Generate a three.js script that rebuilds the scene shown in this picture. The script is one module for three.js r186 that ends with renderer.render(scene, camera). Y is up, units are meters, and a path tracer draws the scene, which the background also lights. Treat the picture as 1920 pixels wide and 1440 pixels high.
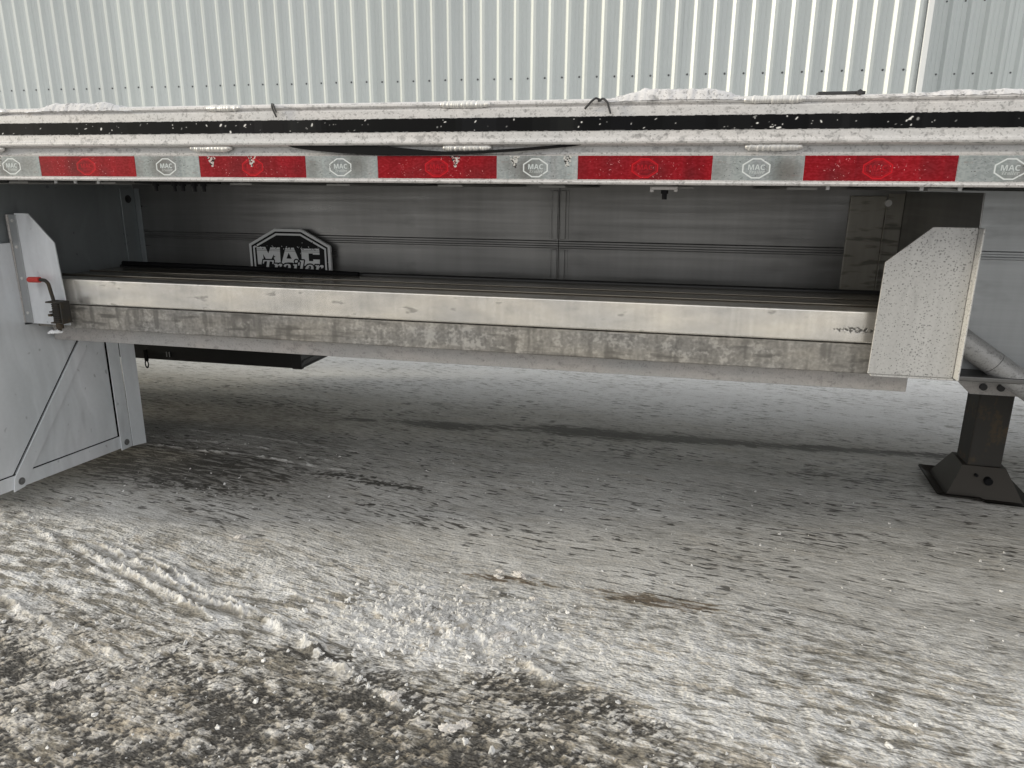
import * as THREE from 'three';
import { RoundedBoxGeometry } from 'three/addons/geometries/RoundedBoxGeometry.js';
import { mergeGeometries, mergeVertices } from 'three/addons/utils/BufferGeometryUtils.js';

// ------------------------------------------------------------------ camera, sky, sun, exposure
const scene = new THREE.Scene();
const rad = THREE.MathUtils.degToRad;
const CAM = { h: 1.0, d: 1.6, pitch: 15.387, yaw: 12.517, roll: 0.4537 };
const camera = new THREE.PerspectiveCamera(56.02, 4 / 3, 0.05, 600);
{
  const p = rad(CAM.pitch), y = rad(CAM.yaw), r = rad(CAM.roll);
  const f = new THREE.Vector3(-Math.sin(y) * Math.cos(p), -Math.sin(p), -Math.cos(y) * Math.cos(p));
  const rt = new THREE.Vector3(Math.cos(y), 0, -Math.sin(y));
  const up = new THREE.Vector3().crossVectors(rt, f);
  const r2 = rt.clone().multiplyScalar(Math.cos(r)).addScaledVector(up, Math.sin(r));
  const u2 = up.clone().multiplyScalar(Math.cos(r)).addScaledVector(rt, -Math.sin(r));
  camera.position.set(0, CAM.h, CAM.d);
  camera.quaternion.setFromRotationMatrix(new THREE.Matrix4().makeBasis(r2, u2, f.clone().negate()));
}
const SUN = new THREE.Vector3(-0.965, 0.19, 0.17).normalize();
{
  const w = 256, h = 128, data = new Float32Array(w * h * 4), v = new THREE.Vector3();
  for (let j = 0; j < h; j++) for (let i = 0; i < w; i++) {
    const el = ((j + 0.5) / h - 0.5) * Math.PI, az = ((i + 0.5) / w - 0.5) * 2 * Math.PI;
    v.set(Math.cos(el) * Math.cos(az), Math.sin(el), Math.cos(el) * Math.sin(az));
    const c = Math.max(0, v.dot(SUN)), glow = 0.5 * Math.pow(c, 24) + 0.22 * Math.pow(c, 4);
    const up = Math.max(0, v.y), b = v.y < 0 ? 0.35 : 0.98 - 0.1 * up, o = 4 * (j * w + i);
    data[o] = b * 0.985 + glow; data[o + 1] = b * 0.985 + glow * 0.95; data[o + 2] = b * 0.98 + glow * 0.84; data[o + 3] = 1;
  }
  const sky = new THREE.DataTexture(data, w, h, THREE.RGBAFormat, THREE.FloatType);
  sky.mapping = THREE.EquirectangularReflectionMapping; sky.magFilter = THREE.LinearFilter; sky.minFilter = THREE.LinearFilter;
  sky.colorSpace = THREE.LinearSRGBColorSpace; sky.needsUpdate = true;
  scene.background = sky; scene.environment = sky;
}
const sun = new THREE.DirectionalLight(new THREE.Color(1, 0.9, 0.7), 2.1);
sun.position.copy(SUN).multiplyScalar(40); sun.target.position.set(0, 0, -2);
sun.castShadow = true; sun.shadow.radius = 14; sun.shadow.mapSize.set(4096, 4096);
Object.assign(sun.shadow.camera, { left: -14, right: 14, top: 10, bottom: -10, near: 1, far: 90 });
scene.add(sun, sun.target);
const renderer = new THREE.WebGLRenderer({ antialias: true });
renderer.setSize(1024, 768);
renderer.toneMapping = THREE.LinearToneMapping;
renderer.toneMappingExposure = 1.2;
renderer.shadowMap.enabled = true; renderer.shadowMap.type = THREE.PCFSoftShadowMap;

// ------------------------------------------------------------------ random numbers and noise
function rng(seed) { let a = seed >>> 0; return () => { a = (a + 0x6d2b79f5) | 0; let t = Math.imul(a ^ (a >>> 15), 1 | a); t = (t + Math.imul(t ^ (t >>> 7), 61 | t)) ^ t; return ((t ^ (t >>> 14)) >>> 0) / 4294967296; }; }
const PERM = new Uint8Array(512), GX = new Float32Array(256), GY = new Float32Array(256);
{
  const r = rng(77), p = [...Array(256).keys()];
  for (let i = 255; i > 0; i--) { const k = Math.floor(r() * (i + 1)); [p[i], p[k]] = [p[k], p[i]]; }
  for (let i = 0; i < 512; i++) PERM[i] = p[i & 255];
  for (let i = 0; i < 256; i++) { const a = r() * Math.PI * 2; GX[i] = Math.cos(a) * 1.5; GY[i] = Math.sin(a) * 1.5; }
}
function noise(x, y) {
  const fx = Math.floor(x), fy = Math.floor(y), X = fx & 255, Y = fy & 255; x -= fx; y -= fy;
  const u = x * x * x * (x * (x * 6 - 15) + 10), v = y * y * y * (y * (y * 6 - 15) + 10);
  const a = PERM[X] + Y, b = PERM[X + 1] + Y, i00 = PERM[a], i01 = PERM[a + 1], i10 = PERM[b], i11 = PERM[b + 1];
  const n00 = GX[i00] * x + GY[i00] * y, n10 = GX[i10] * (x - 1) + GY[i10] * y, n01 = GX[i01] * x + GY[i01] * (y - 1), n11 = GX[i11] * (x - 1) + GY[i11] * (y - 1);
  const p = n00 + u * (n10 - n00), q = n01 + u * (n11 - n01); return p + v * (q - p);
}
function fbm(x, y, o, g = 0.5) { let s = 0, a = 1, t = 0; for (let i = 0; i < o; i++) { s += a * noise(x + i * 17.3, y - i * 9.1); t += a; a *= g; x *= 2.03; y *= 2.03; } return s / t; }
const sat = (v) => v < 0 ? 0 : v > 1 ? 1 : v;
const sm = (a, b, v) => { v = sat((v - a) / (b - a)); return v * v * (3 - 2 * v); };
const mix = (a, b, t) => a + (b - a) * t;
const enc = (c) => { c = sat(c); return 255 * (c <= 0.0031308 ? 12.92 * c : 1.055 * Math.pow(c, 1 / 2.4) - 0.055); };

// ------------------------------------------------------------------ textures
function dataTex(w, h, fn, srgb = true) {   // fn(u, v) -> [r, g, b] linear; u, v in 0..1
  const d = new Uint8Array(w * h * 4);
  for (let j = 0; j < h; j++) for (let i = 0; i < w; i++) {
    const c = fn((i + 0.5) / w, (j + 0.5) / h), o = 4 * (j * w + i);
    if (srgb) { d[o] = enc(c[0]); d[o + 1] = enc(c[1]); d[o + 2] = enc(c[2]); } else { d[o] = 255 * sat(c[0]); d[o + 1] = 255 * sat(c[1]); d[o + 2] = 255 * sat(c[2]); }
    d[o + 3] = 255;
  }
  return finish(new THREE.DataTexture(d, w, h, THREE.RGBAFormat), srgb);
}
function finish(t, srgb, wrap = THREE.MirroredRepeatWrapping) {
  t.magFilter = THREE.LinearFilter; t.minFilter = THREE.LinearMipmapLinearFilter; t.generateMipmaps = true; t.wrapS = t.wrapT = wrap;
  t.colorSpace = srgb ? THREE.SRGBColorSpace : THREE.NoColorSpace; t.needsUpdate = true; return t;
}
const scaled = (t, mu, mv) => { t.repeat.set(1 / mu, 1 / mv); return t; };   // texture that spans mu x mv metres
const std = (o) => new THREE.MeshStandardMaterial(o);
const lin = (r, g, b) => new THREE.Color().setRGB(r, g, b);

// speckled, salt-dusted aluminium (1.0 x 0.5 m)
function speckle(seed, base, dark, amount, warm, W, H, wp, hp, u0, v0) {
  const t = scaled(dataTex(wp, hp, (u, v) => {
    const x = u * W + seed, y = v * H + seed * 2;
    const b = fbm(x * 4, y * 12, 4), f = fbm(x * 190, y * 190, 2), g = fbm(x * 80 + 9, y * 95, 3), k = fbm(x * 34, y * 60 + 5, 3);
    let c = base * (1 + 0.12 * b + 0.14 * f + 0.12 * g);
    c = mix(c, dark, amount * sm(0.16, 0.5, g + 0.5 * k + 0.3 * b));
    c = mix(c, dark * 0.6, amount * sm(0.24, 0.45, f + 0.4 * k));
    c = mix(c, dark * 0.8, 0.5 * amount * sm(0.3, 0.6, k + 0.5 * b));
    const w = warm * (0.6 + b);
    return [c * (1 + w), c * (1 - 0.1 * w), c * (1 - 0.8 * w)];
  }), W, H); t.offset.set(-u0 / W, -v0 / H); return t;
}
const T = {};
T.rail = speckle(3, 0.61, 0.32, 0.62, 0.03, 2.7, 0.2, 2048, 256, -1.9, 0.99);
T.recess = speckle(11, 0.46, 0.25, 0.6, 0.0, 1.4, 0.35, 1024, 256, 0, 0.4);
T.lip = speckle(23, 0.42, 0.27, 0.5, 0.05, 2.7, 0.2, 2048, 128, -1.95, 0.45);
T.plate = scaled(dataTex(1024, 1024, (u, v) => {   // dark flecks on pale sheet, 0.5 x 0.5 m
  const x = u * 0.5, y = v * 0.5, b = fbm(x * 9 + 4, y * 5, 4);
  let c = 0.5 * (1 + 0.12 * b + 0.08 * fbm(x * 160, y * 160, 2) + 0.09 * fbm(x * 50, y * 3, 3));
  c = mix(c, 0.34, 0.5 * sm(0.3, 0.6, fbm(x * 30 + 9, y * 9, 4)));
  const cell = 0.0058, ix = Math.floor(x / cell), iy = Math.floor(y / cell);
  for (let a = -1; a < 2; a++) for (let e = -1; e < 2; e++) {
    const k = PERM[(ix + a) & 255] + iy + e & 511, h1 = PERM[k] / 255, h2 = PERM[(k + 71) & 511] / 255, h3 = PERM[(k + 151) & 511] / 255;
    if (h3 > 0.62 + 0.5 * b) continue;
    const dx = x - (ix + a + h1) * cell, dy = y - (iy + e + h2) * cell, s = 0.0010 + 0.0016 * h3 * h3 * 1.6;
    const an = 6.28 * h1 + h2, ca = Math.cos(an), sa = Math.sin(an), dd = Math.hypot((dx * ca + dy * sa) * (0.7 + 0.3 * h2), (dy * ca - dx * sa) * (1.0 + 0.4 * h1)) + 0.0007 * noise(x * 700, y * 700);
    c = mix(c, 0.13 + 0.2 * h2, (0.6 + 0.4 * h1) * (1 - sm(s * 0.7, s * 1.25, dd)));
  }
  return [c, c * 0.995, c * 0.98];
}), 0.5, 0.5);
T.sheet = scaled(dataTex(1024, 1024, (u, v) => {   // painted pale sheet with smears, 0.8 x 0.8 m
  const x = u * 0.8, y = v * 0.8;
  const b = fbm(x * 4 + 8, y * 1.8, 4), s = fbm(x * 22 + 3 * b, y * 3, 3), d = fbm(x * 70, y * 70, 2);
  let c = 1 + 0.2 * b + 0.14 * s + 0.03 * d;
  c = mix(c, 0.55, 0.75 * sm(0.52, 0.7, fbm(x * 38 + 50, y * 30, 2)));
  c = mix(c, 0.6, 0.4 * sm(0.42, 0.62, fbm(x * 9 + 30, y * 2.6, 3)));
  return [0.7 * c * (0.985 + 0.03 * b), 0.715 * c, 0.745 * c];
}), 0.8, 0.8);
T.web = scaled(dataTex(1024, 1024, (u, v) => {   // brushed web sheet, 1.6 x 0.8 m
  const x = u * 1.6, y = v * 0.8, b = fbm(x * 1.6, y * 2.4 + 4, 4), s = fbm(x * 2.5, y * 150, 2), r = fbm(x * 26, y * 2.2 + 9, 3);
  let c = 0.215 * (1 + 0.2 * b + 0.06 * s + 0.12 * r);
  c = mix(c, 0.14, 0.4 * sm(0.3, 0.6, fbm(x * 5 + 3, y * 11, 4)));
  return [c * 1.005, c, c * 0.985];
}), 1.6, 0.8);
T.webRough = scaled(dataTex(512, 512, (u, v) => { const x = u * 1.6, y = v * 0.8; const r = 0.42 + 0.16 * fbm(x * 2, y * 60, 3) + 0.14 * fbm(x * 3, y * 3 + 7, 3); return [r, r, r]; }, false), 1.6, 0.8);
T.barTop = scaled(dataTex(2048, 128, (u, v) => {   // front bar, 2.6 m long; v 0..1 over 0.13 m
  const x = u * 2.6, y = v * 0.13, b = fbm(x * 5, y * 14, 4), m = fbm(x * 14 + 7, y * 30, 4), f = fbm(x * 130, y * 130, 2);
  let c = 0.76 * (1 + 0.24 * b + 0.18 * m + 0.05 * f);
  c = mix(c, 0.33, 0.7 * sm(0.36, 0.66, m + 0.5 * fbm(x * 30, y * 60, 3)));
  c = mix(c, 0.05, 0.85 * sm(0.35, 0.9, Math.exp(-(((x - 2.38) / 0.06) ** 2) - (((y - 0.05) / 0.009) ** 2)) * (0.8 + 1.6 * fbm(x * 150, y * 190, 3))));
  c *= 1 + 0.08 * fbm(x * 90, y * 5, 2);
  const w = 0.05 + 0.05 * b;
  return [c * (1 + w), c * (1 + 0.25 * w), c * (1 - w)];
}), 2.6, 0.13);
T.barLow = scaled(dataTex(2048, 128, (u, v) => {
  const x = u * 2.6, y = v * 0.13, b = fbm(x * 3 + 20, y * 10, 4), m = fbm(x * 28 + 7, y * 34, 4), f = fbm(x * 110, y * 120, 3), d = fbm(x * 9 + 40, y * 60, 3);
  let c = 0.265 * (1 + 0.3 * b + 0.3 * m + 0.4 * f + 0.25 * fbm(x * 70, y * 8, 2));
  c = mix(c, 0.1, 0.75 * sm(0.1, 0.6, d + 0.5 * b)); c = mix(c, 0.12, 0.6 * sm(0.12, 0.5, fbm(x * 40 + 5, y * 5, 3) + 0.4 * b));
  c = mix(c, 0.5, 0.45 * sm(0.1, 0.5, m + 0.5 * f - 0.5 * b));
  c = mix(c, 0.09, 0.5 * sm(2.3, 2.6, x + 0.25 * m));
  const w = 0.055 + 0.06 * b;
  return [c * (1 + w), c * (1 + 0.2 * w), c * (1 - 1.1 * w)];
}), 2.6, 0.13);
T.stain = scaled(dataTex(512, 512, (u, v) => { const x = u * 0.5, y = v * 0.5, b = fbm(x * 9, y * 5, 4), st = fbm(x * 12, y * 60 + 3, 3), d = fbm(x * 60, y * 8, 3); let c = 0.3 * (1 + 0.3 * b + 0.1 * d); c = mix(c, 0.1, 0.7 * sm(0.05, 0.5, st - 0.8 * (y - 0.3) + 0.3 * b)); return [c * 1.05, c, c * 0.88]; }), 0.5, 0.5);
T.stain.offset.set(0, -0.56 / 0.5);
T.rust = scaled(dataTex(512, 512, (u, v) => {
  const x = u * 0.5, y = v * 0.5, b = fbm(x * 14, y * 6, 4), f = fbm(x * 90, y * 90, 3), k = sm(0.05, 0.4, b + 0.3 * f), q = sm(0.3, 0.55, fbm(x * 18 + 9, y * 10, 3));
  return [mix(mix(0.036, 0.065, k), 0.12, 0.5 * q), mix(mix(0.034, 0.048, k), 0.075, 0.5 * q), mix(mix(0.03, 0.03, k), 0.033, 0.5 * q)];
}), 0.5, 0.5);

T.barTop.offset.set(1.945 / 2.6, -0.62 / 0.13); T.barLow.offset.set(1.945 / 2.6, -0.54 / 0.13);
T.plate.offset.set(-0.455 / 0.5, -0.5 / 0.5);
const matt = (o) => new THREE.MeshPhysicalMaterial({ specularIntensity: 0.25, ...o });
const M = {
  rail: std({ map: T.rail, roughness: 0.5, metalness: 0.15, bumpMap: T.rail, bumpScale: 0.0008 }),
  recess: std({ map: T.recess, roughness: 0.5, metalness: 0.3 }),
  lip: std({ map: T.lip, roughness: 0.5, metalness: 0.25, bumpMap: T.lip, bumpScale: 0.0004 }),
  plate: std({ map: T.plate, roughness: 0.5, metalness: 0.2, bumpMap: T.plate, bumpScale: 0.0004 }),
  sheet: std({ map: T.sheet, roughness: 0.38, metalness: 0.2 }),
  web: std({ map: T.web, roughnessMap: T.webRough, roughness: 0.9, metalness: 0.75 }),
  barTop: std({ map: T.barTop, roughness: 0.24, metalness: 0.8, bumpMap: T.barTop, bumpScale: 0.0005 }),
  barLow: std({ map: T.barLow, roughness: 0.55, metalness: 0.2, bumpMap: T.barLow, bumpScale: 0.0012 }),
  trayFloor: std({ map: T.web, color: lin(1.35, 1.25, 1.1), roughness: 0.26, metalness: 0.7 }),
  backRail: std({ color: lin(0.035, 0.035, 0.035), roughness: 0.35, metalness: 0.3 }),
  litWeb: std({ map: T.web, color: lin(1.75, 1.84, 1.94), roughnessMap: T.webRough, roughness: 1, metalness: 0.5 }),  // web material again, colour raised to stand for the better lit part
  shadedSheet: std({ map: T.sheet, color: lin(0.46, 0.485, 0.49), roughness: 0.45, metalness: 0.4 }),  // sheet material again, darkened in colour to stand for shade in the bay
  weld: std({ color: lin(0.72, 0.71, 0.69), roughness: 0.36, metalness: 0.55 }),
  bareMetal: std({ color: lin(0.45, 0.46, 0.47), roughness: 0.4, metalness: 0.7 }),
  darkSteel: std({ color: lin(0.05, 0.05, 0.052), roughness: 0.55, metalness: 0.4 }),
  black: matt({ color: lin(0.008, 0.008, 0.009), roughness: 0.7 }),
  crossMember: std({ color: lin(0.22, 0.22, 0.215), roughness: 0.5, metalness: 0.3 }),
  stained: std({ map: T.stain, roughness: 0.4, metalness: 0.5 }),
  boltGrey: std({ color: lin(0.2, 0.2, 0.2), roughness: 0.4, metalness: 0.6 }),
  rust: std({ map: T.rust, roughness: 0.8, metalness: 0.1, bumpMap: T.rust, bumpScale: 0.002 }),
  red: std({ color: lin(0.55, 0.05, 0.04), roughness: 0.5 }),
  deck: std({ color: lin(0.32, 0.31, 0.3), roughness: 0.85 }),
  toolbox: std({ color: lin(0.022, 0.021, 0.021), roughness: 0.45, metalness: 0.2 }),
  lump: std({ map: T.rail, color: lin(1.05, 1.03, 0.99), roughness: 0.8, bumpMap: T.rail, bumpScale: 0.004 }),
  ice: new THREE.MeshPhysicalMaterial({ color: lin(0.78, 0.79, 0.8), roughness: 0.55 }),
};

// ------------------------------------------------------------------ geometry helpers
function metric(g, swap = false) {           // box-projected uv in metres
  if (g.index) g = g.toNonIndexed();
  const p = g.attributes.position, n = p.count, uv = new Float32Array(n * 2), a = new THREE.Vector3(), b = new THREE.Vector3(), c = new THREE.Vector3();
  for (let i = 0; i < n; i += 3) {
    a.fromBufferAttribute(p, i); b.fromBufferAttribute(p, i + 1); c.fromBufferAttribute(p, i + 2);
    const nn = b.clone().sub(a).cross(c.clone().sub(a)); const ax = Math.abs(nn.x), ay = Math.abs(nn.y), az = Math.abs(nn.z);
    for (let k = 0; k < 3; k++) {
      const v = [a, b, c][k], o = 2 * (i + k);
      if (az >= ax && az >= ay) { uv[o] = v.x; uv[o + 1] = v.y; } else if (ay >= ax) { uv[o] = v.x; uv[o + 1] = v.z; } else { uv[o] = v.z; uv[o + 1] = v.y; }
      if (swap) [uv[o], uv[o + 1]] = [uv[o + 1], uv[o]];
    }
  }
  g.setAttribute('uv', new THREE.BufferAttribute(uv, 2)); return g;
}
const V3 = (x, y, z) => new THREE.Vector3(x, y, z);
function box(x0, x1, y0, y1, z0, z1, r = 0.0015) {   // rounded box between limits
  const w = x1 - x0, h = y1 - y0, d = z1 - z0, q = Math.min(r, w * 0.45, h * 0.45, d * 0.45);
  const g = new RoundedBoxGeometry(w, h, d, 1, q); g.translate((x0 + x1) / 2, (y0 + y1) / 2, (z0 + z1) / 2); return metric(g);
}
function extrudeX(profile, x0, x1, closed = true) {   // profile [[z, y], ...] counter-clockwise seen from +x
  const s = new THREE.Shape(); profile.forEach(([z, y], i) => i ? s.lineTo(-z, y) : s.moveTo(-z, y)); s.closePath();
  const g = new THREE.ExtrudeGeometry(s, { depth: x1 - x0, bevelEnabled: false }); g.rotateY(Math.PI / 2); g.translate(x0, 0, 0); return metric(g);
}
function poly(points, depth, bevel = 0.0012) {       // polygon in x, y with thickness towards +z from z = 0
  const s = new THREE.Shape(); points.forEach(([x, y], i) => i ? s.lineTo(x, y) : s.moveTo(x, y)); s.closePath();
  const g = new THREE.ExtrudeGeometry(s, { depth: depth - 2 * bevel, bevelEnabled: true, bevelThickness: bevel, bevelSize: bevel, bevelOffset: -bevel, bevelSegments: 2 });
  g.translate(0, 0, bevel); return metric(g);
}
function polyZY(points, depth, x, bevel = 0.001) {    // polygon given as [z, y], thickness towards +x from x
  const g = poly(points.map(([z, y]) => [-z, y]).reverse(), depth, bevel); g.rotateY(Math.PI / 2); g.translate(x, 0, 0); return metric(g);
}
const flip = (pts) => pts.slice().reverse();
function cyl(a, b, r, seg = 14, r2 = r) { const d = b.clone().sub(a), g = new THREE.CylinderGeometry(r2, r, d.length(), seg); g.applyQuaternion(new THREE.Quaternion().setFromUnitVectors(V3(0, 1, 0), d.clone().normalize())); g.translate(...a.clone().add(b).multiplyScalar(0.5).toArray()); return metric(g); }
function tube(pts, r, seg = 40, rs = 10) { return metric(new THREE.TubeGeometry(new THREE.CatmullRomCurve3(pts.map((p) => V3(...p)), false, 'catmullrom', 0.3), seg, r, rs, false)); }
const strip = (g) => { for (const k of Object.keys(g.attributes)) if (!['position', 'normal', 'uv'].includes(k)) g.deleteAttribute(k); return g.index ? g.toNonIndexed() : g; };
const merge = (list) => mergeGeometries(list.map(strip));
function lump(rx, ry, rz, seed, rough = 0.35, detail = 2, f = 2.2) {   // uneven chunk with a flat base
  let g = mergeVertices(strip(new THREE.IcosahedronGeometry(1, detail)).deleteAttribute('uv').deleteAttribute('normal')); const p = g.attributes.position;
  for (let i = 0; i < p.count; i++) {
    const x = p.getX(i), y = p.getY(i), z = p.getZ(i);
    const k = 1 + rough * (noise(x * f + seed * 3.1 + z, y * f + seed + z * 1.7) + 0.5 * noise(x * f * 2.3 + seed, z * f * 2.3 - y * 3));
    p.setXYZ(i, x * k * rx, Math.max(-0.25, y * k) * ry, z * k * rz);
  }
  g = g.toNonIndexed(); g.computeVertexNormals(); return metric(g);
}
const names = {};
function numbered(n) { names[n] = (names[n] ?? -1) + 1; return names[n] ? `${n}_${String(names[n]).padStart(3, '0')}` : n; }
function mesh(name, g, m, parent) { const o = new THREE.Mesh(g, m); o.name = numbered(name); o.castShadow = o.receiveShadow = true; (parent ?? scene).add(o); return o; }
function thing(name, label, category, group) { const o = new THREE.Group(); o.name = numbered(name); o.userData = { label, category }; if (group) o.userData.group = group; scene.add(o); return o; }
function tag(o, label, category, group) { o.userData = { label, category }; if (group) o.userData.group = group; return o; }

// ------------------------------------------------------------------ ground
const segD = (x, z, l) => { let d = 9, s = 0, tt = 0; for (let i = 0; i + 1 < l.length; i++) { const ax = l[i][0], az = l[i][1], bx = l[i + 1][0] - ax, bz = l[i + 1][1] - az; const t = sat(((x - ax) * bx + (z - az) * bz) / (bx * bx + bz * bz)); const px = x - ax - t * bx, pz = z - az - t * bz, q = Math.hypot(px, pz); if (q < d) { d = q; s = bx * pz - bz * px; tt = (i + t) / (l.length - 1); } } return [s < 0 ? -d : d, tt]; };
const RIDGES = [   // snow ribs pressed up between tyre treads: line, width, height
  [[[-1.94, -0.09], [-1.823, -0.019], [-1.74, 0.027], [-1.66, 0.06]], 0.006, 0.01],
  [[[-1.68, 0.0], [-1.615, 0.051], [-1.515, 0.092], [-1.42, 0.14]], 0.0065, 0.02],
  [[[-1.56, 0.03], [-1.47, 0.062], [-1.279, 0.134], [-1.118, 0.197], [-0.9, 0.25], [-0.75, 0.315]], 0.0065, 0.022],
  [[[-1.5, 0.02], [-1.437, 0.04], [-1.246, 0.117], [-1.15, 0.158], [-1.0, 0.21], [-0.85, 0.25]], 0.006, 0.019],
  [[[-1.5, 0.09], [-1.404, 0.13], [-1.24, 0.189], [-1.117, 0.236], [-1.0, 0.28]], 0.0075, 0.018],
  [[[-1.66, 0.09], [-1.57, 0.115], [-1.39, 0.176], [-1.25, 0.225]], 0.006, 0.009],
  [[[-1.75, 0.25], [-1.587, 0.322], [-1.358, 0.396], [-1.099, 0.465], [-0.98, 0.5]], 0.008, 0.012],
  [[[-0.78, 0.3], [-0.718, 0.342], [-0.62, 0.386], [-0.56, 0.42]], 0.009, 0.022], [[[-0.6, 0.4], [-0.56, 0.418], [-0.47, 0.455], [-0.42, 0.475]], 0.009, 0.016],
  [[[-0.42, 0.19], [-0.33, 0.225], [-0.226, 0.297], [-0.16, 0.325]], 0.011, 0.014],
  [[[-2.1, -0.8], [-1.57, -0.79], [-0.99, -0.69]], 0.004, 0.006], [[[-2.05, -0.723], [-1.458, -0.695], [-1.0, -0.625]], 0.0045, 0.007], [[[-2.1, -0.913], [-1.42, -0.873], [-0.9, -0.8]], 0.004, 0.004],
  [[[-0.75, 0.02], [-0.4, 0.12], [-0.1, 0.22], [0.09, 0.29]], 0.006, 0.004], [[[-1.0, 0.1], [-0.8, 0.17], [-0.55, 0.26]], 0.006, 0.005],
];
const blob = (x, z, cx, cz, rx, rz) => Math.exp(-(((x - cx) / rx) ** 2) - (((z - cz) / rz) ** 2));
const edgeZ = (x) => 0.44 + 0.035 * Math.sin(x * 3.1 + 0.4) + 0.03 * x;
const outG = { h: 0, r: 0, g: 0, b: 0, rough: 0, f: 0 };
function groundAt(x, z, fine) {
  const wob = noise(x * 0.8, z * 0.9 + 5), zz = z - 0.16 * x + 0.05 * wob + 0.012 * noise(x * 4, z * 5), xx = x + 0.16 * z;
  const big = fbm(x * 0.9 + 3, zz * 2.0 - 7, 3), mid = fbm(xx * 3.0, zz * 9 + 2, 3);
  const front = sm(-0.25, 0.25, z - 0.05 * x), fore = sm(-0.16, 0.2, z - edgeZ(x) + 0.2 * fbm(x * 2.1 + 4, z * 3.5, 3));
  const st = !fine ? 0 : fbm(xx * mix(9, 19, front), zz * mix(95, 88, front), 3, 0.6), st2 = fine ? fbm(xx * mix(26, 44, front) + 8, zz * mix(170, 190, front), 2) : 0;
  const iso = fbm(x * 26, z * 34, 4), pat = !fine ? 0 : fbm(xx * 10 + 12, zz * 42 + 4, 4, 0.62);
  let ridge = 0, groove = 0, cream = 0, trough = 0;
  if (z > -0.95 && z < 0.7 && x < 0.1) for (const [l, w, hh] of RIDGES) {
    if (x < l[0][0] - 0.08 || x > l[l.length - 1][0] + 0.08 || z < l[0][1] - 0.08 || z > l[l.length - 1][1] + 0.2) continue;
    const [d0, t] = segD(x, z, l); const d = d0 + 0.007 * noise(x * 16, z * 16) + 0.002 * noise(x * 70, z * 70);
    if (Math.abs(d) < 0.07) {
      const k = sm(0, 0.12, t) * sm(1, 0.8, t) * sat(0.6 + 1.4 * noise(x * 11 + w * 900, z * 11)), q = Math.exp(-((d / w) ** 2)) * k;
      ridge += hh * q * (0.7 + 0.7 * noise(x * 80, z * 80)); cream = Math.max(cream, q); const gv = Math.exp(-(((d - 3 * w) / (1.9 * w)) ** 2)) * k; groove += 0.3 * hh * gv; trough = Math.max(trough, gv * sat(hh * 60));
    }
  }
  const du = x * 0.78 - z * 0.62, dv = x * 0.62 + z * 0.78;
  const gr = fbm(du * 44, dv * 92 + 8, 4, 0.7), gr2 = fbm(xx * 5 + 5, zz * 9, 3), gl = fbm(du * 13 + 3, dv * 26, 3);
  const holes = sm(-0.06, 0.24, gr + 0.5 * gr2 + 0.4 * gl + 0.26 * (fore - 0.7) + 0.08 * sm(-1.0, -0.4, x));
  outG.h = 0.010 * big + 0.004 * mid + ridge - groove + 0.004 * front * iso + fore * (0.006 * (1 - holes) + 0.005 * gr - 0.003) + 0.006 * blob(x, z, -0.45, 0.18, 0.2, 0.07) * (1 + 4 * iso);
  if (!fine) return outG;
  // how white the ice is
  const dash = fbm(xx * 15 + 8, zz * 75, 3, 0.62), far = sm(-1.35, -1.8, z - 0.06 * x + 0.1 * big);
  let s = 0.67 - 0.01 * front * sm(-0.9, 0.2, x) + mix(0.2, 0.16, front) * big + mix(0.16, 0.2, front) * mid + mix(0.34, 0.46, front) * st + mix(0.28, 0.4, front) * st2 + mix(0.04, 0.55, front) * iso + 0.5 * front * pat;
  s += 0.45 * blob(x, z, -0.45, 0.2, 0.24, 0.075) + 0.3 * blob(x, z, -0.75, 0.14, 0.4, 0.14) + 0.2 * blob(x, z, 0.25, 0.26, 0.5, 0.1) + far * (0.42 + 0.9 * st + 0.5 * pat);
  s -= 0.3 * blob(x, z, -0.92, -1.22, 0.2, 0.055) + 0.35 * blob(x, z, -0.3, -1.27, 0.34, 0.075) + 0.25 * blob(x, z, 0.35, -1.31, 0.6, 0.06) + 0.3 * sm(-0.2, -0.5, z) * sm(-0.7, -1.6, x) * sm(-1.5, -1.2, z);  // ice darkened by the box and below mid-deck, partly as painted shade
  s = mix(s, 0.98 + 0.15 * iso, cream * 0.9);
  const cr = fbm(xx * 55 + 3, zz * 150, 3, 0.6); s += mix(0.1, 0.26, front) * cr - 0.1 * far;
  const w = sm(mix(0.0, 0.16, front), mix(1.0, 0.86, front), s);
  let r = mix(0.155, 0.655, w), g = mix(0.146, 0.648, w), b = mix(0.128, 0.628, w);
  if (far > 0) { const k = far * w; r = mix(r, 0.92, k); g = mix(g, 0.925, k); b = mix(b, 0.935, k); }  // white far snow, whitened further to stand for brighter light there
  // brown dirt frozen into the ice
  const stain = blob(x, z, 0.0, -0.035, 0.15, 0.026) + 0.9 * blob(x, z, -0.38, -0.055, 0.11, 0.018);
  const br = sat((0.3 + 0.45 * front) * sm(0.1, 0.4, 0.7 * fbm(xx * 4 + 31, zz * 15 + 4, 4) + 0.6 * pat + 0.5 * st + 0.35 * cr) + 1.1 * sm(0.3, 0.65, stain + 1.1 * st + 0.9 * dash + 0.5 * cr) * sm(0.05, 0.3, stain)) * (1 - 0.8 * cream) * (1 - far);
  r *= mix(1, 0.6, br); g *= mix(1, 0.54, br); b *= mix(1, 0.45, br);
  if (trough > 0) { const k = 0.7 * trough * (1 - cream); r = mix(r, 0.27, k); g = mix(g, 0.26, k); b = mix(b, 0.24, k); }
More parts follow.
